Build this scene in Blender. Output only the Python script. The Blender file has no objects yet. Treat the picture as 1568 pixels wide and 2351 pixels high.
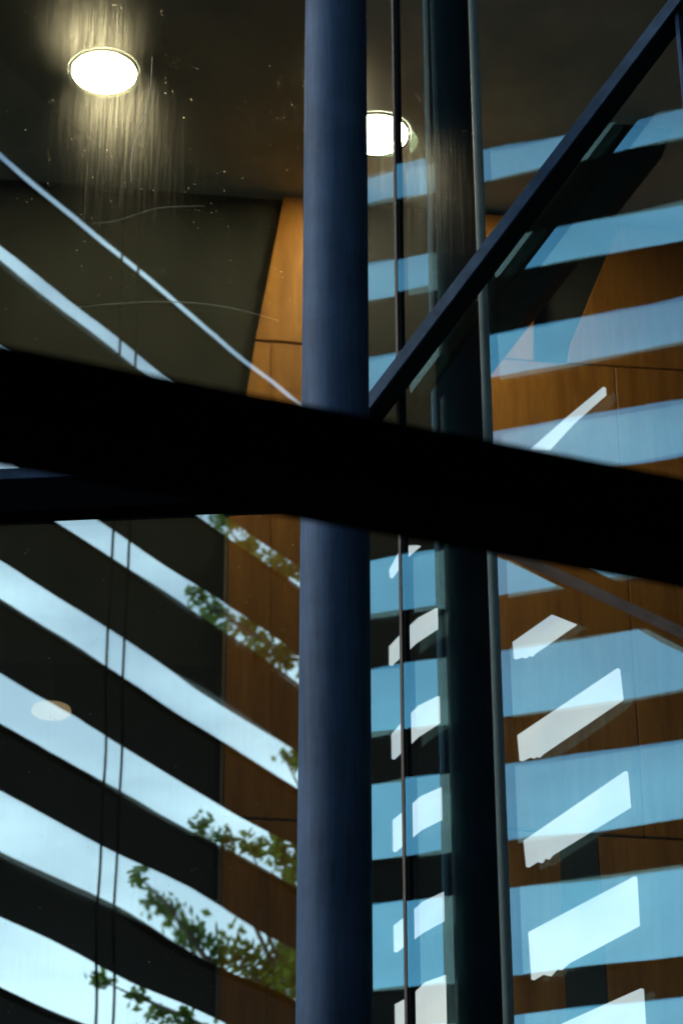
import bpy, bmesh, math, random
from mathutils import Vector, Matrix, noise
random.seed(7)
R = math.radians
S = bpy.context.scene

# ------------------------------------------------------------------ camera, sky, sun, exposure
EYE = Vector((0, 0, 1.6)); F = 5600.0; PITCH = R(30)
cam = bpy.data.cameras.new('camera'); co = bpy.data.objects.new('camera', cam)
S.collection.objects.link(co); S.camera = co
co.location = EYE; co.rotation_euler = (R(90) + PITCH, 0, 0)
cam.sensor_fit = 'VERTICAL'; cam.sensor_height = 36; cam.sensor_width = 24
cam.lens = F / 2351.0 * 36
cam.clip_start = .05; cam.clip_end = 3000
cam.dof.use_dof = True; cam.dof.focus_distance = 9.4; cam.dof.aperture_fstop = 4.2

SUN_AZ, SUN_EL = R(273), R(34)
w = bpy.data.worlds.new('World'); S.world = w; w.use_nodes = True
nt = w.node_tree; nt.nodes.clear()
sky = nt.nodes.new('ShaderNodeTexSky'); sky.sky_type = 'NISHITA'; sky.sun_disc = False
sky.sun_elevation = SUN_EL; sky.sun_rotation = SUN_AZ; sky.air_density = 1.0; sky.dust_density = 1.6; sky.ozone_density = 1.0
bg = nt.nodes.new('ShaderNodeBackground'); bg.inputs[1].default_value = .15
wo = nt.nodes.new('ShaderNodeOutputWorld')
# thin high cloud veil over the whole sky
tc = nt.nodes.new('ShaderNodeTexCoord'); mp = nt.nodes.new('ShaderNodeMapping'); mp.inputs['Scale'].default_value = (1, 1, 2.6)
cn = nt.nodes.new('ShaderNodeTexNoise'); cn.inputs['Scale'].default_value = 9.0; cn.inputs['Detail'].default_value = 6
cr = nt.nodes.new('ShaderNodeMapRange'); cr.inputs[1].default_value = .42; cr.inputs[2].default_value = .75; cr.inputs[3].default_value = 0.0; cr.inputs[4].default_value = .42
mx = nt.nodes.new('ShaderNodeMix'); mx.data_type = 'RGBA'; mx.inputs[7].default_value = (9.5, 12, 13.5, 1)
nt.links.new(tc.outputs['Generated'], mp.inputs[0]); nt.links.new(mp.outputs[0], cn.inputs['Vector'])
sp = nt.nodes.new('ShaderNodeSeparateXYZ'); hz = nt.nodes.new('ShaderNodeMapRange'); hz.inputs[1].default_value = .28; hz.inputs[2].default_value = .62; hz.inputs[3].default_value = .55; hz.inputs[4].default_value = .05
ad = nt.nodes.new('ShaderNodeMath'); ad.operation = 'ADD'; ad.use_clamp = True
nt.links.new(tc.outputs['Generated'], sp.inputs[0]); nt.links.new(sp.outputs[2], hz.inputs[0]); nt.links.new(cn.outputs[0], cr.inputs[0])
nt.links.new(cr.outputs[0], ad.inputs[0]); nt.links.new(hz.outputs[0], ad.inputs[1]); nt.links.new(ad.outputs[0], mx.inputs[0])
nt.links.new(sky.outputs[0], mx.inputs[6]); nt.links.new(mx.outputs[2], bg.inputs[0]); nt.links.new(bg.outputs[0], wo.inputs[0])
sl = bpy.data.lights.new('sun', 'SUN'); so = bpy.data.objects.new('sun', sl); S.collection.objects.link(so)
sl.energy = 1.4; sl.angle = R(14); sl.color = (1, .95, .88)
so.rotation_euler = Vector((-math.sin(SUN_AZ) * math.cos(SUN_EL), -math.cos(SUN_AZ) * math.cos(SUN_EL), -math.sin(SUN_EL))).to_track_quat('-Z', 'Y').to_euler()
S.view_settings.view_transform = 'Standard'; S.view_settings.look = 'None'
S.view_settings.gamma = 1; S.view_settings.exposure = 0.35; S.view_settings.use_curve_mapping = False
cy = S.cycles
cy.use_denoising = True; cy.max_bounces = 10; cy.glossy_bounces = 6; cy.transmission_bounces = 8
cy.transparent_max_bounces = 24; cy.diffuse_bounces = 3; cy.sample_clamp_indirect = 6; cy.caustics_reflective = True; cy.blur_glossy = .0

# ------------------------------------------------------------------ geometry helpers
def ray(px, py):
    a = (px - 784) / F; b = (1175.5 - py) / F
    return Vector((a, math.cos(PITCH) - b * math.sin(PITCH), math.sin(PITCH) + b * math.cos(PITCH)))
def azv(d): return Vector((math.sin(R(d)), math.cos(R(d)), 0))
class Plane:                                   # vertical plane, normal azimuth az, at distance d from the viewpoint
    def __init__(s, az, d): s.az = az; s.n = azv(az); s.u = azv(az + 90); s.d = d
    def hit(s, px, py, extra=0):
        r = ray(px, py); return EYE + r * ((s.d + extra) / r.dot(s.n))
    def mirror(s, p): return p - s.n * (2 * ((p - EYE).dot(s.n) - s.d))
    def at(s, a, z, out=0): return Vector((EYE.x, EYE.y, 0)) + s.n * (s.d + out) + s.u * a + Vector((0, 0, z))
    def along(s, p): return (p - EYE).dot(s.u)
COL = Vector((-.024, 8.0, 0))
PR = Plane(30, COL.dot(azv(30)) + .545)
yy = PR.d / PR.n.y
PL = Plane(5, yy * math.cos(R(5)))
WALL = Plane(-7, 13.0 * math.cos(R(7)))
CEIL = 11.5

def col(o): S.collection.objects.link(o); return o
def smooth(me):
    for p in me.polygons: p.use_smooth = True
def obj(name, bm, mat, parent=None, sm=False, label=None, fix=True):
    if fix: bmesh.ops.recalc_face_normals(bm, faces=bm.faces)
    me = bpy.data.meshes.new(name); bm.to_mesh(me); bm.free(); me.materials.append(mat)
    if sm: smooth(me)
    o = col(bpy.data.objects.new(name, me))
    if parent:
        o.parent = parent; o.matrix_parent_inverse = Matrix.Translation(-parent.location)
    if label: o['label'] = label
    return o
def tag(o, label, cat, group=None):
    o['label'] = label; o['category'] = cat
    if group: o['group'] = group
    return o
def thing(name, loc, label, cat, group=None):
    o = col(bpy.data.objects.new(name, None)); o.location = loc; o.empty_display_size = .2
    return tag(o, label, cat, group)
def struct(o): o['kind'] = 'structure'; return o
def box(bm, c, ax, ay, az_, hx, hy, hz, bev=0):
    """box with centre c, unit axes and half sizes"""
    vs = []
    for i in (-1, 1):
        for j in (-1, 1):
            for k in (-1, 1): vs.append(bm.verts.new(c + ax * (i * hx) + ay * (j * hy) + az_ * (k * hz)))
    fs = [bm.faces.new([vs[q] for q in f]) for f in ((0, 1, 3, 2), (4, 6, 7, 5), (0, 4, 5, 1), (2, 3, 7, 6), (0, 2, 6, 4), (1, 5, 7, 3))]
    if bev:
        es = set(e for f in fs for e in f.edges)
        bmesh.ops.bevel(bm, geom=list(es), offset=bev, segments=2, affect='EDGES', profile=.6)
def axes(a, b, up=Vector((0, 0, 1))):
    x = (b - a).normalized(); y = up.cross(x).normalized(); z = x.cross(y).normalized(); return x, y, z
def bar(bm, a, b, wy, hz, bev=0, up=Vector((0, 0, 1))):
    x, y, z = axes(a, b, up); box(bm, (a + b) / 2, x, y, z, (b - a).length / 2, wy / 2, hz / 2, bev)
def tube(bm, pts, r, n=8):
    rings = []
    for i, p in enumerate(pts):
        d = (pts[min(i + 1, len(pts) - 1)] - pts[max(i - 1, 0)]).normalized()
        t = Vector((1, 0, 0)) if abs(d.x) < .8 else Vector((0, 1, 0))
        u = d.cross(t).normalized(); v = d.cross(u)
        rr = r[i] if isinstance(r, (list, tuple)) else r
        rings.append([bm.verts.new(p + u * (math.cos(2 * math.pi * k / n) * rr) + v * (math.sin(2 * math.pi * k / n) * rr)) for k in range(n)])
    for a, b in zip(rings, rings[1:]):
        for k in range(n): bm.faces.new([a[k], a[(k + 1) % n], b[(k + 1) % n], b[k]])
    bm.faces.new(rings[0][::-1]); bm.faces.new(rings[-1])
def prism(bm, pts, nrm, t):
    """polygon pts extruded by t along nrm"""
    a = [bm.verts.new(p) for p in pts]; b = [bm.verts.new(p + nrm * t) for p in pts]
    bm.faces.new(a[::-1]); bm.faces.new(b)
    for k in range(len(a)): bm.faces.new([a[k], a[(k + 1) % len(a)], b[(k + 1) % len(a)], b[k]])
def N(): return bmesh.new()
Z = Vector((0, 0, 1))

# ------------------------------------------------------------------ materials
def mat(name):
    m = bpy.data.materials.new(name); m.use_nodes = True; t = m.node_tree; t.nodes.clear()
    o = t.nodes.new('ShaderNodeOutputMaterial'); return m, t, o
def nd(t, kind, **kw):
    n = t.nodes.new('ShaderNode' + kind)
    for k, v in kw.items():
        if k in n.inputs.keys(): n.inputs[k].default_value = v
        else: setattr(n, k, v)
    return n
def paint(name, c, rough=.5, var=.25, scale=12, stretch=(1, 1, 1), bump=.0, spec=.5, detail=6, metallic=0):
    m, t, o = mat(name)
    b = nd(t, 'BsdfPrincipled', Roughness=rough, Metallic=metallic); b.inputs['Specular IOR Level'].default_value = spec
    g = nd(t, 'NewGeometry'); mp = nd(t, 'Mapping', Scale=stretch); n = nd(t, 'TexNoise', Scale=scale, Detail=detail, Roughness=.6)
    r = nd(t, 'ValToRGB'); r.color_ramp.elements[0].position = .3; r.color_ramp.elements[1].position = .75
    r.color_ramp.elements[0].color = (*[x * (1 - var) for x in c], 1); r.color_ramp.elements[1].color = (*[min(1, x * (1 + var)) for x in c], 1)
    L = t.links.new
    L(g.outputs['Position'], mp.inputs[0]); L(mp.outputs[0], n.inputs['Vector']); L(n.outputs[0], r.inputs[0]); L(r.outputs[0], b.inputs['Base Color'])
    if bump:
        bu = nd(t, 'Bump', Strength=1.0, Distance=bump); L(n.outputs[0], bu.inputs['Height']); L(bu.outputs[0], b.inputs['Normal'])
    L(b.outputs[0], o.inputs[0]); return m
M = {}
def column_paint():
    m, t, o = mat('column_paint'); L = t.links.new
    b = nd(t, 'BsdfPrincipled', Roughness=.65); b.inputs['Specular IOR Level'].default_value = .12
    g = nd(t, 'NewGeometry')
    mp = nd(t, 'Mapping', Scale=(60, 60, 4)); n1 = nd(t, 'TexNoise', Scale=1.0, Detail=8, Roughness=.7)
    n2 = nd(t, 'TexNoise', Scale=4.0, Detail=4, Roughness=.6)
    n3 = nd(t, 'TexNoise', Scale=160.0, Detail=2)
    L(g.outputs['Position'], mp.inputs[0]); L(mp.outputs[0], n1.inputs['Vector']); L(g.outputs['Position'], n2.inputs['Vector']); L(g.outputs['Position'], n3.inputs['Vector'])
    r = nd(t, 'ValToRGB'); e = r.color_ramp.elements
    e[0].position = .38; e[0].color = (.024, .053, .105, 1); e[1].position = .62; e[1].color = (.05, .10, .195, 1)
    mixn = nd(t, 'Math', operation='ADD'); mu = nd(t, 'Math', operation='MULTIPLY'); mu.inputs[1].default_value = .5
    L(n1.outputs[0], mixn.inputs[0]); L(n2.outputs[0], mixn.inputs[1]); L(mixn.outputs[0], mu.inputs[0]); L(mu.outputs[0], r.inputs[0])
    L(r.outputs[0], b.inputs['Base Color'])
    bu = nd(t, 'Bump', Strength=.6, Distance=.0006); L(n3.outputs[0], bu.inputs['Height']); L(bu.outputs[0], b.inputs['Normal'])
    L(b.outputs[0], o.inputs[0]); return m
M['column'] = column_paint()
M['black_steel'] = paint('black_steel', (.004, .0045, .006), .8, spec=.0)
M['frame'] = paint('frame_paint', (.055, .075, .105), .45, scale=20, stretch=(1, 1, 1), bump=.0004)
M['frame_dark'] = paint('gasket_black', (.008, .01, .012), .6, spec=.2)
M['blade'] = paint('blade_aluminium', (.005, .006, .006), .6, spec=.08, scale=2)
M['dark_wall'] = paint('dark_wall_plaster', (.030, .033, .032), .9, scale=3, spec=.1)
M['ceiling'] = paint('ceiling_paint', (.62, .72, .78), .9, scale=1.5, spec=.1)
M['charcoal'] = paint('charcoal_panel', (.03, .04, .045), .8, scale=2, spec=.2)
M['ground'] = paint('paving', (.16, .16, .15), .9, scale=4)
M['lav'] = paint('lit_flange_paint', (.66, .5, .56), .5, scale=6)
M['trim'] = paint('edge_trim', (.16, .13, .10), .5, scale=20)
M['clad'] = paint('black_cladding', (.008, .009, .01), .8, spec=.15)
M['bar'] = paint('bar_paint', (.035, .075, .14), .6, scale=14, stretch=(1, 1, 1), var=.4, bump=.0003, spec=.1)
M['floor'] = paint('lobby_stone', (.5, .52, .48), .5, scale=2)
M['bark'] = paint('bark', (.09, .065, .045), .9, scale=10, bump=.01)
M['post'] = paint('lit_rim_paint', (.42, .56, .68), .5, var=.08)  # pale tone carries the lit rim of the mirrored column
M['joint'] = paint('joint_brown', (.10, .075, .06), .5, scale=40)

def wood_mat():
    m, t, o = mat('wood_veneer'); L = t.links.new
    b = nd(t, 'BsdfPrincipled', Roughness=.5); b.inputs['Specular IOR Level'].default_value = .25
    g = nd(t, 'NewGeometry'); oi = nd(t, 'ObjectInfo')
    mp = nd(t, 'Mapping', Scale=(9, 9, .8)); ad = nd(t, 'VectorMath', operation='ADD')
    L(g.outputs['Position'], ad.inputs[0]); L(oi.outputs['Random'], ad.inputs[1]); L(ad.outputs[0], mp.inputs[0])
    n = nd(t, 'TexNoise', Scale=1.2, Detail=4, Roughness=.55, Distortion=.6); L(mp.outputs[0], n.inputs['Vector'])
    mp2 = nd(t, 'Mapping', Scale=(90, 90, 5)); n2 = nd(t, 'TexNoise', Scale=1, Detail=5); L(g.outputs['Position'], mp2.inputs[0]); L(mp2.outputs[0], n2.inputs['Vector'])
    a = nd(t, 'Math', operation='MULTIPLY_ADD'); a.inputs[1].default_value = .35; L(n2.outputs[0], a.inputs[0]); 
    mu = nd(t, 'Math', operation='MULTIPLY'); mu.inputs[1].default_value = .65; L(n.outputs[0], mu.inputs[0]); L(mu.outputs[0], a.inputs[2])
    r = nd(t, 'ValToRGB'); e = r.color_ramp.elements
    e[0].position = .35; e[0].color = (.23, .088, .011, 1); e[1].position = .65; e[1].color = (.40, .175, .03, 1)
    L(a.outputs[0], r.inputs[0]); L(r.outputs[0], b.inputs['Base Color']); L(b.outputs[0], o.inputs[0]); return m
M['wood'] = wood_mat()
def emis(name, c, s):
    m, t, o = mat(name); e = nd(t, 'Emission', Color=(*c, 1), Strength=s); t.links.new(e.outputs[0], o.inputs[0]); return m
M['lamp'] = emis('lamp_glow', (1, .84, .50), 185)
M['lamp_dim'] = emis('lamp_dim_glow', (1, .72, .42), .55)
def glint_mat():  # emission imitates sky mirrored in the glass, no light fitting
    m, t, o = mat('sky_glint_glow'); L = t.links.new; e = nd(t, 'Emission', Strength=1.0)
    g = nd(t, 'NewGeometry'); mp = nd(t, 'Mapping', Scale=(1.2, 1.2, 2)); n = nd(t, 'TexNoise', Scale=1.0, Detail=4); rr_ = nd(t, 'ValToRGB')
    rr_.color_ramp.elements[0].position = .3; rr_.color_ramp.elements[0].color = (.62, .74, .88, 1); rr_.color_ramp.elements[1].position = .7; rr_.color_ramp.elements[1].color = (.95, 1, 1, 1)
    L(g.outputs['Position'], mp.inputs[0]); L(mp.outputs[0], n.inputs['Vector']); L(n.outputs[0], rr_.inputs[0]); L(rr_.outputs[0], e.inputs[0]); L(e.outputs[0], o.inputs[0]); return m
M['glint'] = glint_mat()

def glass(name, refl, tint, dust=1.0, rtint=(1, 1, 1), back=None):
    """coated glazing: clear transmission + mirror reflection + a dirty film that scatters light a little"""
    m, t, o = mat(name); L = t.links.new
    tr = nd(t, 'BsdfTransparent', Color=(*tint, 1)); gl = nd(t, 'BsdfGlossy', Color=(*rtint, 1), Roughness=0.0)
    lw = nd(t, 'LayerWeight', Blend=.25); mr = nd(t, 'MapRange'); mr.inputs[3].default_value = refl; mr.inputs[4].default_value = min(1, refl * 1.3)
    L(lw.outputs['Facing'], mr.inputs[0])
    g0 = nd(t, 'NewGeometry'); cm = nd(t, 'Mix', data_type='RGBA'); cm.inputs[6].default_value = (*rtint, 1); cm.inputs[7].default_value = (1, .97, .9, 1) if back is None else (*back, 1)
    L(g0.outputs['Backfacing'], cm.inputs[0]); L(cm.outputs[2], gl.inputs['Color'])
    mix = nd(t, 'MixShader'); L(mr.outputs[0], mix.inputs[0]); L(tr.outputs[0], mix.inputs[1]); L(gl.outputs[0], mix.inputs[2])
    if dust > 0:
        g = nd(t, 'NewGeometry')
        s1 = nd(t, 'BsdfRefraction', Color=(.85, .85, .85, 1), Roughness=.6, IOR=1.08); s2 = nd(t, 'BsdfRefraction', Color=(.85, .85, .85, 1), Roughness=.6, IOR=.926)
        sc = nd(t, 'MixShader'); sc.inputs[0].default_value = .5; L(s1.outputs[0], sc.inputs[1]); L(s2.outputs[0], sc.inputs[2])
        tl = nd(t, 'BsdfTranslucent', Color=(.7, .68, .6, 1))
        dm = nd(t, 'MixShader'); dm.inputs[0].default_value = .12; L(sc.outputs[0], dm.inputs[1]); L(tl.outputs[0], dm.inputs[2])
        # vertical water streaks
        mp = nd(t, 'Mapping', Scale=(75, 75, 1.8)); n = nd(t, 'TexNoise', Scale=1, Detail=7, Roughness=.75); L(g.outputs['Position'], mp.inputs[0]); L(mp.outputs[0], n.inputs['Vector'])
        m1 = nd(t, 'MapRange'); m1.inputs[1].default_value = .45; m1.inputs[2].default_value = .8; m1.inputs[3].default_value = .012 * dust; m1.inputs[4].default_value = .055 * dust; L(n.outputs[0], m1.inputs[0])
        # specks
        v = nd(t, 'TexVoronoi', Scale=60); L(g.outputs['Position'], v.inputs['Vector'])
        m2 = nd(t, 'MapRange'); m2.inputs[1].default_value = .2; m2.inputs[2].default_value = .1; m2.inputs[3].default_value = 0; m2.inputs[4].default_value = .8 * dust; L(v.outputs['Distance'], m2.inputs[0])
        v2 = nd(t, 'TexNoise', Scale=16, Detail=5, Roughness=.8); L(g.outputs['Position'], v2.inputs['Vector'])
        m3 = nd(t, 'MapRange'); m3.inputs[1].default_value = .55; m3.inputs[2].default_value = .7; L(v2.outputs[0], m3.inputs[0])
        ml = nd(t, 'Math', operation='MULTIPLY'); L(m2.outputs[0], ml.inputs[0]); L(m3.outputs[0], ml.inputs[1])
        fn = nd(t, 'TexNoise', Scale=420, Detail=2); L(g.outputs['Position'], fn.inputs['Vector'])
        fm = nd(t, 'MapRange'); fm.inputs[1].default_value = .4; fm.inputs[2].default_value = .7; fm.inputs[3].default_value = .35; fm.inputs[4].default_value = 2.2; L(fn.outputs[0], fm.inputs[0])
        fx = nd(t, 'Math', operation='MULTIPLY'); L(m1.outputs[0], fx.inputs[0]); L(fm.outputs[0], fx.inputs[1])
        m4 = nd(t, 'MixShader'); L(fx.outputs[0], m4.inputs[0]); L(mix.outputs[0], m4.inputs[1]); L(dm.outputs[0], m4.inputs[2])
        # specks of dirt scatter wider
        s3 = nd(t, 'BsdfRefraction', Color=(.9, .9, .85, 1), Roughness=.8, IOR=1.16); s4 = nd(t, 'BsdfRefraction', Color=(.9, .9, .85, 1), Roughness=.8, IOR=.86)
        s5 = nd(t, 'MixShader'); s5.inputs[0].default_value = .5; L(s3.outputs[0], s5.inputs[1]); L(s4.outputs[0], s5.inputs[2])
        m5 = nd(t, 'MixShader'); L(ml.outputs[0], m5.inputs[0]); L(m4.outputs[0], m5.inputs[1]); L(s5.outputs[0], m5.inputs[2]); m4 = m5
        mix = m4
    L(mix.outputs[0], o.inputs[0]); return m
M['glass_out'] = glass('glass_outer', .53, (.90, .92, .86), 1.0, (.80, .98, .96))
M['glass_in'] = glass('glass_inner', .2, (.82, .84, .76), 0, (.9, 1, 1))
M['glass_out_r'] = glass('glass_outer_right', .28, (.93, .95, .92), .3, (.15, .50, .70))
M['glass_in_r'] = glass('glass_inner_right', .17, (.88, .92, .9), 0, (.55, .9, .85))

def leaf_mat():
    m, t, o = mat('leaf'); L = t.links.new
    d = nd(t, 'BsdfDiffuse', Color=(.05, .10, .02, 1)); tl = nd(t, 'BsdfTranslucent', Color=(.16, .26, .04, 1))
    mi = nd(t, 'MixShader'); mi.inputs[0].default_value = .45; L(d.outputs[0], mi.inputs[1]); L(tl.outputs[0], mi.inputs[2]); L(mi.outputs[0], o.inputs[0]); return m
M['leaf'] = leaf_mat()

# ------------------------------------------------------------------ ground and the rooms' shell
bm = N(); box(bm, Vector((0, 0, -.1)), Vector((1, 0, 0)), Vector((0, 1, 0)), Z, 1500, 1500, .1); struct(obj('ground', bm, M['ground']))

CORNER = Vector((EYE.x, yy, 0))
# ceiling of the lobby: starts behind the glass
bm = N()
def xy(p, z): return Vector((p.x, p.y, z))
cl = [xy(PL.at(-7, 0, .12), CEIL), xy(CORNER + Vector((0, .15, 0)), CEIL), xy(PR.at(9, 0, .12), CEIL), xy(WALL.at(9, 0, .3), CEIL), xy(WALL.at(-8, 0, .3), CEIL)]
prism(bm, cl, Z, .35)
struct(obj('ceiling', bm, M['ceiling']))
# inner back wall (dark painted), carries the wood panels
bw = thing('back_wall', WALL.at(0, 0, .05), 'dark olive painted wall behind the glass carrying the orange wood panels', 'wall')
bm = N(); box(bm, WALL.at(0, CEIL / 2, .15), WALL.u, WALL.n, Z, 9, .1, CEIL / 2); obj('wall_face', bm, M['dark_wall'], bw)
def panel(pts, m='wood', proud=.03, t=.025, name='wood_panel', label=None):
    bm = N(); prism(bm, [WALL.hit(x, y, -proud) for x, y in pts], WALL.n, t)
    bmesh.ops.bevel(bm, geom=bm.edges[:], offset=.003, segments=1, affect='EDGES')
    return obj(name, bm, M[m], bw, label=label)
G = 2.2  # half joint in px
panel([(652, 452), (800, 464), (800, 796 - G), (587, 780 - G)])
panel([(586, 782 + G), (622 - 1, 785 + G), (622 - 1, 1880 - G), (514, 1874 - G), (526, 1190), (568, 895)])
panel([(622, 785 + G), (800, 798 + G), (800, 1889 - G), (622, 1880 - G)])
panel([(513, 1876 + G), (620, 1882 + G), (606, 2600), (498, 2600)])
panel([(621, 1882 + G), (800, 1891 + G), (800, 2600), (607, 2600)])
panel([(1093, 490), (1225, 500), (1225, 830 - G), (1111, 820 - G)])
panel([(1421, 518), (1760, 543), (1760, 862 - G), (1303, 835 - G), (1309, 791)])
panel([(1111, 820 + G), (1408, 840 + G), (1478, 1922 - G), (1148, 1900 - G)])
panel([(1411, 840 + G), (1760, 862 + G), (1760, 1937 - G), (1481, 1922 - G)])
panel([(1148, 1900 + G), (1283, 1914 + G), (1312, 2600), (1174, 2600)])
panel([(1372, 1918 + G), (1760, 1938 + G), (1760, 2600), (1416, 2600)])
panel([(1286, 1916 + G), (1369, 1919 + G), (1413, 2600), (1315, 2600)], 'charcoal', .034, .02, 'dark_panel', 'tall charcoal infill panel between two wood panels')
panel([(-300, 1518), (300, 1524), (498, 1527), (478, 2600), (-300, 2600)], 'clad', .02, .015, 'cladding_panel', 'black cladding panel on the lower wall at left')
panel([(802, 465), (1088, 488), (1106, 820), (1142, 1900), (1168, 2600), (802, 2600)], 'clad', .02, .015, 'cladding_panel', 'black cladding strip between the wood panels')
panel([(517, 1190), (525, 1190), (497, 2600), (489, 2600)], 'trim', .04, .03, 'edge_trim')
# side walls keep the lobby dark; unseen storeys above added to block the sun
def wall(name, a, b, z0, z1, t, m, label, cat='wall'):
    bm = N(); d = (b - a); n = Vector((-d.y, d.x, 0)).normalized()
    a2 = xy(a, z0); b2 = xy(b, z0); prism(bm, [a2, b2, b2 + n * t, a2 + n * t], Z, z1 - z0)
    return tag(obj(name, bm, M[m]), label, cat)
wall('lobby_side_wall', WALL.at(-7.2, 0), PL.at(-6.8, 0, .2), 0, CEIL - .01, .2, 'dark_wall', 'dark side wall closing the lobby on the left')
wall('lobby_end_wall', PR.at(7.5, 0, .2), WALL.at(8.2, 0), 0, CEIL - .01, .2, 'dark_wall', 'dark side wall closing the lobby on the right')
bm = N()
prism(bm, [xy(p, 0) for p in cl], Z, .05); struct(obj('lobby_floor', bm, M['floor']))
bm = N(); prism(bm, [xy(PL.at(-7, 0, 0), CEIL + .36), xy(CORNER, CEIL + .36), xy(PR.at(9, 0, 0), CEIL + .36), xy(WALL.at(9, 0, 8), CEIL + .36), xy(WALL.at(-8, 0, 8), CEIL + .36)], Z, 12)
tag(obj('sun_block', bm, M['charcoal']), 'unseen dark storeys added above the glazed lobby to block the sun', 'building')
# dark structures inside
bm = N()
prism(bm, [WALL.hit(1113, 841, -1.0), WALL.hit(1640, 172, -1.0), WALL.hit(1560, 30, -1.0), WALL.hit(1030, 745, -1.0)], WALL.n, .3)
tag(obj('raking_beam', bm, M['charcoal']), 'broad charcoal raking beam inside, seen through the glass behind the diagonal glazing bar', 'beam')

# ------------------------------------------------------------------ glazing
def sheet(name, pl, a0, a1, z0, z1, out, m, parent, seed, amp=.00009, yaw=0, tilt=0, nx=50, nz=90):
    bm = N(); g = []
    for j in range(nz + 1):
        row = []
        for i in range(nx + 1):
            a = a0 + (a1 - a0) * i / nx; z = z0 + (z1 - z0) * j / nz
            d = amp * (noise.noise(Vector((a * 1.7 + seed, z * 2.3, seed))) * 1.6 + noise.noise(Vector((a * 4.5, z * 4.0 + seed, seed * 2))) * .45)
            row.append(bm.verts.new(pl.at(a, z, out + d + yaw * (a - a0) + tilt * (z - 9))))
        g.append(row)
    for j in range(nz):
        for i in range(nx): bm.faces.new([g[j][i], g[j][i + 1], g[j + 1][i + 1], g[j + 1][i]])
    return obj(name, bm, M[m], parent, True, fix=False)
aC_L = PL.along(CORNER); aC_R = PR.along(CORNER)
zt = lambda pl, x, y: pl.hit(x, y).z
TR0, TR1 = zt(PL, 245, 1178), zt(PL, 245, 1082)      # transom bottom / top
lw_ = thing('left_glazing', PL.at(-2, 0), 'tall glazing left of the round steel column with a horizontal transom across it', 'glass wall')
GAP = .022
def pane(pl, a0, a1, z0, z1, parent, seed, mo, mi, gap, amp, yaw=0, tilt=0):
    o = sheet('glass_pane', pl, a0, a1, z0, z1, 0, mo, parent, seed, amp)
    i = sheet('inner_pane', pl, a0, a1, z0, z1, gap, mi, o, seed + 5, amp * .8, yaw, tilt)
    i.matrix_parent_inverse = Matrix.Identity(4); i.matrix_world = Matrix.Identity(4)
    return o
pane(PL, -5.5, aC_L - .01, .1, TR0 + .02, lw_, 1.3, 'glass_out', 'glass_in', GAP, .00026)
pane(PL, -5.5, aC_L - .01, TR1 - .02, CEIL + .2, lw_, 7.9, 'glass_out', 'glass_in', GAP, .0002)
TM = zt(PL, 120, 1112)
bm = N(); box(bm, PL.at((-5.5 + aC_L) / 2, (TM + TR1) / 2, .0), PL.u, PL.n, Z, (aC_L + 5.5) / 2, .06, (TR1 - TM) / 2, .004)
obj('transom', bm, M['column'], lw_)
bm = N(); box(bm, PL.at((-5.5 + aC_L) / 2, (TM + TR0) / 2, .01), PL.u, PL.n, Z, (aC_L + 5.5) / 2, .06, (TM - TR0) / 2 - .001)
obj('transom_shade', bm, M['black_steel'], lw_)  # black lower part paints in the shaded underside of the transom
bm = N(); box(bm, PL.at(-5.56, CEIL / 2, 0), PL.u, PL.n, Z, .05, .09, CEIL / 2); obj('frame_post', bm, M['frame'], lw_)
bm = N(); box(bm, PL.at((-5.5 + aC_L) / 2, .05, 0), PL.u, PL.n, Z, (aC_L + 5.5) / 2, .07, .05); obj('sill_frame', bm, M['frame'], lw_)

rw_ = thing('right_glazing', PR.at(2, 0), 'tall glazing right of the round steel column turning away at an angle', 'glass wall')
aJ = PR.along(PR.hit(917, 1175)); aE = PR.along(PR.hit(1571, 200))
pane(PR, aC_R + .01, aJ - .006, .1, CEIL + .2, rw_, 3.1, 'glass_out_r', 'glass_in_r', .036, .00034, -.0038, -.0011)
pane(PR, aJ + .006, aE + 1.6, .1, CEIL + .2, rw_, 5.6, 'glass_out_r', 'glass_in_r', .036, .00034, -.0038, -.0011)
bm = N(); box(bm, PR.at(aJ, CEIL / 2, .004), PR.u, PR.n, Z, .0055, .008, CEIL / 2 - .02); obj('glass_joint', bm, M['joint'], rw_)
bm = N(); box(bm, PR.at(aE + 1.65, CEIL / 2, 0), PR.u, PR.n, Z, .04, .08, CEIL / 2); obj('frame_post', bm, M['frame'], rw_)
bm = N(); box(bm, PR.at((aC_R + aE + 1.6) / 2, .05, 0), PR.u, PR.n, Z, (aE + 1.6 - aC_R) / 2, .07, .05); obj('sill_frame', bm, M['frame'], rw_)
bm = N(); a = PR.hit(1561, 75, -.06); box(bm, Vector((a.x, a.y, 7)), PR.u, PR.n, Z, .009, .03, 3.5, .002); obj('vertical_bar', bm, M['column'], rw_)
bm = N(); box(bm, PR.at(aJ + .0125, CEIL / 2, .02), PR.u, PR.n, Z, .005, .018, CEIL / 2 - .02); obj('joint_fin', bm, M['frame_dark'], rw_)
# corner seal behind the column
bm = N(); box(bm, xy(CORNER, CEIL / 2), Vector((1, 0, 0)), Vector((0, 1, 0)), Z, .03, .05, CEIL / 2); tag(obj('corner_post', bm, M['frame_dark']), 'slim black corner post hidden behind the round column', 'post')

# sloping rail added inside for the mirrored court beam's lit edge
bm = N(); up_ = WALL.n
bar(bm, WALL.hit(1120, 1245, -.7), WALL.hit(1700, 1516, -.7), .03, .058, up=Z)
tag(obj('lit_flange', bm, M['lav']), 'pinkish grey sloping rail added inside for the lit edge of the mirrored court beam', 'flange')
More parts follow.
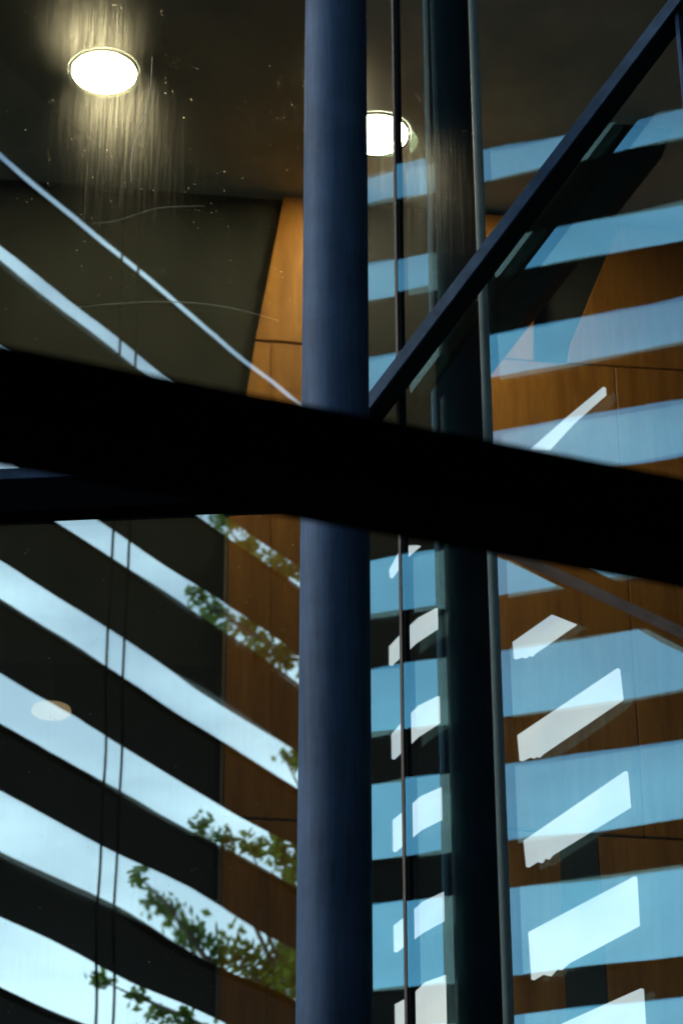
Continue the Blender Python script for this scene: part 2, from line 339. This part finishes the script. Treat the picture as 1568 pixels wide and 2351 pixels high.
# black pillar added inside to keep the mirrored column dark
q0 = WALL.hit(1003, 1175, -3.1); q1 = WALL.hit(1119, 1175, -3.1); qc = (q0 + q1) / 2
bm = N(); box(bm, Vector((qc.x, qc.y, CEIL / 2)), WALL.u, WALL.n, Z, (q1 - q0).length / 2, .05, CEIL / 2 - .005, .01)
tag(obj('dark_backing', bm, M['clad']), 'black square upright added inside to keep the mirrored column dark', 'pillar')
# pale tube inside the right glazing, added as the mirrored column's lit rim
PP = Plane(30, PR.d + .16); q = PP.hit(1127, 1200)
bm = N(); tube(bm, [Vector((q.x, q.y, h)) for h in (.05, 3, 6, 9, CEIL)], .021, 32)
tag(obj('lit_rim', bm, M['post'], None, True), 'slim pale tube added inside as the lit rim of the wide dark mirrored column', 'post')

# diagonal glazing bar on the right glazing
PB = Plane(30, PR.d - .115)
a = PB.hit(800, 985); b = PB.hit(1640, -118)
x = (b - a).normalized(); y = -PR.n; z = y.cross(x).normalized()
if z.z < 0: z = -z
wf = .056
bt = thing('diagonal_bar', (a + b) / 2, 'slanting blue grey glazing bar rising to the upper right corner', 'glazing bar')
bm = N(); box(bm, (a + b) / 2, x, y, z, (b - a).length / 2, .006, wf / 2, .002); obj('face_plate', bm, M['bar'], bt)
bm = N(); box(bm, (a + b) / 2 + PR.n * .058, x, y, z, (b - a).length / 2, .05, wf / 2 - .004); obj('bar_web', bm, M['frame_dark'], bt)

# ------------------------------------------------------------------ round steel column
bm = N(); rr = .131
tube(bm, [Vector((COL.x, COL.y, h)) for h in (0, .06, 3, 6, 9, CEIL + .34)], rr, 96)
ct = thing('steel_column', (COL.x, COL.y, 0), 'thick round blue grey steel column standing full height at the centre', 'column')
obj('shaft', bm, M['column'], ct, True)
bm = N(); tube(bm, [Vector((COL.x, COL.y, h)) for h in (0, .03)], .2, 32); obj('base_plate', bm, M['frame'], ct)

# ------------------------------------------------------------------ near beam, out of focus
BA = 70.0; d0 = 3.0
bn = azv(BA - 90); bu_ = azv(BA)
wB = .14
c_ft = Vector((0, d0, 1.6 + d0 * math.tan(PITCH + math.atan((1175.5 - 942) / F))))
hB = c_ft.z - (1.6 + (d0 + wB / math.cos(R(BA - 90))) * math.tan(PITCH + math.atan((1175.5 - 1212) / F)))
bm = N(); box(bm, c_ft + bn * (wB / 2) - Z * (hB / 2), bu_, bn, Z, 3.2, wB / 2, hB / 2, .004)
nb = thing('near_beam', c_ft - Z * hB, 'thick black out of focus beam crossing the whole picture in front of everything', 'beam')
obj('beam_body', bm, M['black_steel'], nb)
for s in (-3.1, 3.1):
    q = c_ft + bn * (wB / 2) + bu_ * s
    bm = N(); bar(bm, xy(q, 0), xy(q, c_ft.z - hB), .12, .12, up=bu_); obj('beam_post', bm, M['black_steel'], nb)

# ------------------------------------------------------------------ lamps in the lobby ceiling
def lamp(px, py, wpx, m, label, hz=CEIL):
    r = ray(px, py); t = (hz - EYE.z) / r.z; p = EYE + r * t
    rad = wpx / 2 / F * t * 1.0
    o = thing('downlight', p, label, 'downlight', 'round downlights behind the glass')
    bm = N(); bmesh.ops.create_cone(bm, cap_ends=True, segments=64, radius1=rad, radius2=rad, depth=.01, matrix=Matrix.Translation(p + Vector((0, 0, -.008)))); obj('lamp_disc', bm, M[m], o)
    bm = N(); n = 64; ring = [(rad + .002, -.016), (rad + .018, -.018), (rad + .02, -.001)]
    vs = [[bm.verts.new(p + Vector((math.cos(k * 2 * math.pi / n) * a, math.sin(k * 2 * math.pi / n) * a, h))) for k in range(n)] for a, h in ring]
    for A, B in zip(vs, vs[1:]):
        for k in range(n): bm.faces.new([A[k], A[(k + 1) % n], B[(k + 1) % n], B[k]])
    obj('trim_ring', bm, M['dark_wall'], o); return o
lamp(240, 163, 147, 'lamp', 'bright round downlight at the upper left of the glass')
lamp(864, 306, 143, 'lamp', 'bright round downlight just right of the steel column')

r_ = ray(119, 1631); t_ = 12.4 / math.hypot(r_.x, r_.y); pd = EYE + r_ * t_
pt_ = thing('pendant_lamp', pd, 'small faint peach coloured disc lamp at the far left behind the lower glass', 'lamp')
bm = N(); bmesh.ops.create_cone(bm, cap_ends=True, segments=48, radius1=46 / F * t_, radius2=46 / F * t_ * .96, depth=.02, matrix=Matrix.Translation(pd)); obj('lamp_disc', bm, M['lamp_dim'], pt_)
bm = N(); tube(bm, [pd + Z * .01, xy(pd, CEIL)], .003, 6); obj('lamp_cord', bm, M['frame_dark'], pt_)

# ------------------------------------------------------------------ glowing patches added inside for sky mirrored in the right glazing
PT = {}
def glint(pts, label, grp):
    """a glowing stand-in for mirrored sky: quad in the vertical plane running back to the left"""
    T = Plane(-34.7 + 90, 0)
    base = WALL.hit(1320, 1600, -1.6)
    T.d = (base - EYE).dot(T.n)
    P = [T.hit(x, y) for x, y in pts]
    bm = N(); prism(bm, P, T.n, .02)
    o = obj('sky_glint', bm, M['glint']); return tag(o, label, 'light slat', grp)
gr = 'glowing stand-ins for mirrored sky behind the right glazing'; gm = 'glowing stand-ins for mirrored sky beside the glass joint'
glint([(1216, 1032), (1300, 958), (1384, 888), (1385, 905), (1310, 972), (1255, 1032)], 'thin white mirrored-sky slat slanting just above the near black beam at right', gr)
glint([(1176, 1474), (1266, 1411), (1318, 1432), (1221, 1500), (1216, 1506), (1211, 1503), (1200, 1510), (1196, 1506), (1179, 1512)], 'short white mirrored-sky slat, uppermost below the black beam at right', gr)
glint([(1187, 1688), (1416, 1534), (1424, 1605), (1240, 1730), (1232, 1738), (1226, 1733), (1220, 1740), (1214, 1736), (1192, 1746)], 'second white mirrored-sky slat below the black beam at right', gr)
glint([(1201, 1930), (1434, 1770), (1441, 1852), (1262, 1962), (1254, 1972), (1246, 1969), (1238, 1980), (1228, 1977), (1207, 1990)], 'third white mirrored-sky slat below the black beam at right', gr)
glint([(1212, 2140), (1455, 2012), (1461, 2124), (1300, 2210), (1282, 2226), (1272, 2224), (1258, 2240), (1240, 2236), (1219, 2249)], 'broad fourth white mirrored-sky slat below the black beam at right', gr)
glint([(1222, 2380), (1470, 2269), (1478, 2400), (1226, 2500)], 'lowest white mirrored-sky slat cut by the bottom edge at right', gr)
glint([(893, 1308), (914, 1270), (940, 1252), (960, 1252), (930, 1278), (895, 1326)], 'small white mirrored-sky slat fragment just under the black beam beside the glass joint', gm)
glint([(893, 1484), (925, 1450), (960, 1418), (1001, 1396), (1001, 1441), (950, 1475), (893, 1527)], 'uppermost whole white mirrored-sky slat beside the glass joint', gm)
glint([(898, 1686), (925, 1655), (960, 1620), (1005, 1598), (1006, 1657), (955, 1690), (899, 1742)], 'second whole white mirrored-sky slat beside the glass joint', gm)
glint([(901, 1883), (935, 1855), (965, 1828), (1013, 1807), (1014, 1878), (960, 1905), (902, 1955)], 'third whole white mirrored-sky slat beside the glass joint', gm)
glint([(903, 2125), (938, 2098), (970, 2070), (1019, 2047), (1020, 2110), (965, 2140), (904, 2185)], 'fourth whole white mirrored-sky slat beside the glass joint', gm)
glint([(906, 2306), (945, 2285), (975, 2255), (1026, 2237), (1028, 2400), (908, 2420)], 'lowest white mirrored-sky slat beside the glass joint cut by the bottom edge', gm)

# ------------------------------------------------------------------ louvre screens across the court (seen as reflections)
P_ = 1.2
def screen(pl, az, D0, phase, wd, th, a0, a1, kmin, kmax, top, ztop, label, name):
    V = Plane(az, D0)                      # where the glass shows its far edge; mirrored back into the court
    root = thing(name, pl.mirror(V.at((a0 + a1) / 2, 0)), label, 'louvre screen')
    def mir(bm):
        for v in bm.verts: v.co = pl.mirror(v.co)
    for k in range(kmin, kmax + 1):
        zb = EYE.z + P_ * (k + phase)
        bm = N(); box(bm, V.at((a0 + a1) / 2, zb + th / 2, -wd / 2), V.u, V.n, Z, (a1 - a0) / 2, wd / 2, th / 2, .01)
        mir(bm); obj('louvre_blade', bm, M['blade'], root)
    zt_ = EYE.z + P_ * (top + phase)
    bm = N(); box(bm, V.at((a0 + a1) / 2, (zt_ + ztop) / 2, -wd / 2), V.u, V.n, Z, (a1 - a0) / 2 + .1, wd / 2 + .02, (ztop - zt_) / 2)
    mir(bm); obj('solid_head', bm, M['blade'], root)
    bm = N(); zl = EYE.z + P_ * (kmin - 1 + phase) + th
    box(bm, V.at((a0 + a1) / 2, zl / 2, -wd / 2), V.u, V.n, Z, (a1 - a0) / 2, wd / 2, zl / 2); mir(bm); obj('solid_base', bm, M['blade'], root)
    return V, root
VL = Plane(-57.75, 14.2)
aL0 = VL.along(VL.hit(-60, 1200)); aL1 = VL.along(VL.hit(860, 1200))
VL, sL = screen(PL, -57.75, 14.2, .753, .89, .08, aL0 - 2.2, aL1 + 3, 5, 12, 13, 30, 'tall dark louvre screen mirrored in the left glass as bands falling to the right', 'louvre_screen')
VR = Plane(18.75, 20.1)
aR0 = VR.along(VR.hit(700, 1200)); aR1 = VR.along(VR.hit(1600, 1200))
VR, sR = screen(PR, 18.75, 20.1, .711, .92, .06, aR0 - .6, aR1 + 1.5, 5, 12, 13, 30, 'tall dark louvre screen mirrored in the right glass as bands rising to the right', 'louvre_screen')
# two thin stay cables in front of the left screen
for (x0, y0, x1, y1), lb in ((((281), 590, 214, 2400), 'left one of the two thin dark cables crossing the pale bands'), ((317, 620, 254, 2400), 'right one of the two thin dark cables crossing the pale bands')):
    bm = N(); Vc = Plane(-57.75, 14.2 - .96)
    pts = []
    for i in range(13):
        f = i / 12; pts.append(PL.mirror(Vc.hit(x0 + (x1 - x0) * f, y0 + (y1 - y0) * f)))
    tube(bm, [pts[0] + (pts[0] - pts[1]) * 2] + pts + [xy(pts[-1], 0)], .014, 8)
    tag(obj('stay_cable', bm, M['black_steel'], None, True), lb, 'cable', 'stay cables before the louvre screen')
# steel beam in the court whose reflection crosses the lower right glass
a = ray(1100, 1250); a = EYE + a * (14.0 / math.hypot(a.x, a.y) * 1.0)
mid = ray(1384, 1366); mid = EYE + mid * (14.0 / math.hypot(mid.x, mid.y))
dv = azv(44.5)
e0, e1 = mid - dv * 1.5, mid + dv * 1.6
cb = thing('court_beam', PR.mirror(mid), 'brown grey steel beam mirrored in the lower right glass as a band falling to the right', 'beam')
bm = N(); bar(bm, PR.mirror(e0), PR.mirror(e1), .06, .20); obj('beam_web', bm, M['blade'], cb)

# ------------------------------------------------------------------ tree beyond the left screen
tr = None
cl_px = [(520, 1200, .5), (580, 1245, .5), (640, 1295, .5), (680, 1310, .4), (455, 1370, .3), (500, 1410, .4), (560, 1450, .5), (610, 1490, .45), (650, 1520, .4), (690, 1545, .3),
         (650, 1735, .2), (690, 1745, .3), (460, 1895, .3), (510, 1925, .35), (570, 1950, .4), (640, 1950, .55), (680, 1985, .6), (690, 2050, .5),
         (325, 2020, .25), (345, 2075, .25), (375, 2105, .35), (425, 2140, .4), (480, 2170, .5), (540, 2190, .5), (600, 2230, .6), (650, 2200, .6), (690, 2230, .6), (640, 2290, .6),
         (240, 2245, .25), (310, 2290, .3), (355, 2320, .3), (410, 2350, .4), (480, 2400, .5), (560, 2400, .6), (650, 2420, .7), (740, 2200, 1.0), (780, 1900, 1.0), (760, 1500, .8), (740, 1300, .7)]
def vpt(px, py, dist):
    r = ray(px, py); return EYE + r * (dist / math.hypot(r.x, r.y))
cpts = [(PL.mirror(vpt(x + random.uniform(-12, 12), y + random.uniform(-12, 12), 33 + random.uniform(-1.2, 1.2))), s * .66) for x, y, s in cl_px]
tb = PL.mirror(vpt(800, 2000, 33)); tb.z = 0
tree = thing('tree', tb, 'leafy green tree beyond the louvre screen, mirrored in the left glass', 'tree')
bm = N()
hub = [Vector((tb.x, tb.y, h)) + Vector((math.sin(h) * .15, math.cos(h * .7) * .15, 0)) for h in (0, 3, 6, 9, 12, 15, 18)]
tube(bm, hub, [.32, .28, .24, .2, .15, .1, .04], 12)
obj('trunk', bm, M['bark'], tree, True)
bm = N(); lv = N()
for p, s in cpts:
    h = min(hub, key=lambda q: abs(q.z - (p.z - 2.0)))
    m_ = (h + p) / 2 + Vector((0, 0, -.3))
    tube(bm, [h, m_, p], [.06, .035, .012], 6)
    for _ in range(int(120 * s * s / .16) if s > .4 else int(170 * s * s / .16)):
        q = p + Vector([random.gauss(0, s * .42) for _ in range(3)])
        r1 = Vector([random.gauss(0, 1) for _ in range(3)]).normalized(); r2 = r1.orthogonal().normalized()
        L_ = random.uniform(.05, .10); W_ = L_ * .55
        vs = [lv.verts.new(q + v) for v in (-r1 * L_, r2 * W_, r1 * L_, -r2 * W_)]
        lv.faces.new(vs)
obj('branches', bm, M['bark'], tree, True)
crown = obj('crown', lv, M['leaf'], tree)

# unseen dark walls and roof added to shade the court; sky open at left
def slab(name, lo, hi, label, cat):
    bm = N(); c = (Vector(lo) + Vector(hi)) / 2; h = (Vector(hi) - Vector(lo)) / 2
    box(bm, c, Vector((1, 0, 0)), Vector((0, 1, 0)), Z, h.x, h.y, h.z); return tag(obj(name, bm, M['charcoal']), label, cat)
slab('shade_wall_right', (7.2, -12, 0), (7.8, 7.4, 27), 'unseen dark wall added on the right to shade the column', 'building')
slab('shade_wall_rear', (-1.4, -12.3, 0), (7.1, -11.7, 27), 'unseen dark wall added behind the viewer to shade the court', 'building')
ra = PR.mirror(VR.at(aR0 - .75, 0, -.5)); rb_ = ra + Vector((-.76, .649, 0)) * 3.6
wall('shade_wall_left', xy(ra, 0), xy(rb_, 0), 0, 27, .3, 'charcoal', 'unseen dark wall added beyond the louvre screen to block sky light')  # added to keep sky light off the column's right side
slab('shade_roof', (-6.0, -12, 27.1), (8, 8, 27.5), 'unseen dark roof added high over the court to block sky light', 'roof')

# stray fibres stuck on the left glass
M['fibre'] = paint('fibre', (.8, .7, .5), .5)
def fibre(px, r, label):
    pl = Plane(5, PL.d - .004); P = [pl.hit(x, y) for x, y in px]; out = []
    for i in range(len(P) - 1):
        p0, p1, p2, p3 = P[max(i - 1, 0)], P[i], P[i + 1], P[min(i + 2, len(P) - 1)]
        for k in range(8):
            f = k / 8; out.append(.5 * ((2 * p1) + (p2 - p0) * f + (2 * p0 - 5 * p1 + 4 * p2 - p3) * f * f + (3 * p1 - p0 - 3 * p2 + p3) * f ** 3))
    out.append(P[-1]); bm = N(); n = len(out)
    tube(bm, out, [r * (.35 + .65 * math.sin(math.pi * min(1, (i + 1) / n))) for i in range(n)], 5)
    return tag(obj('fibre', bm, M['fibre'], None, True), label, 'fibre')
fibre([(350, 130), (346, 200), (335, 262), (312, 315), (303, 365), (302, 418)], .0022, 'long pale fibre hanging on the glass right of the upper left downlight')
fibre([(212, 512), (262, 507), (315, 491), (370, 476), (470, 472)], .0012, 'thin pale curved fibre lying across the glass below the upper left downlight')
fibre([(180, 704), (260, 697), (350, 692), (450, 695), (540, 708), (640, 735)], .0012, 'faint long arched fibre on the glass left of the wood panels')
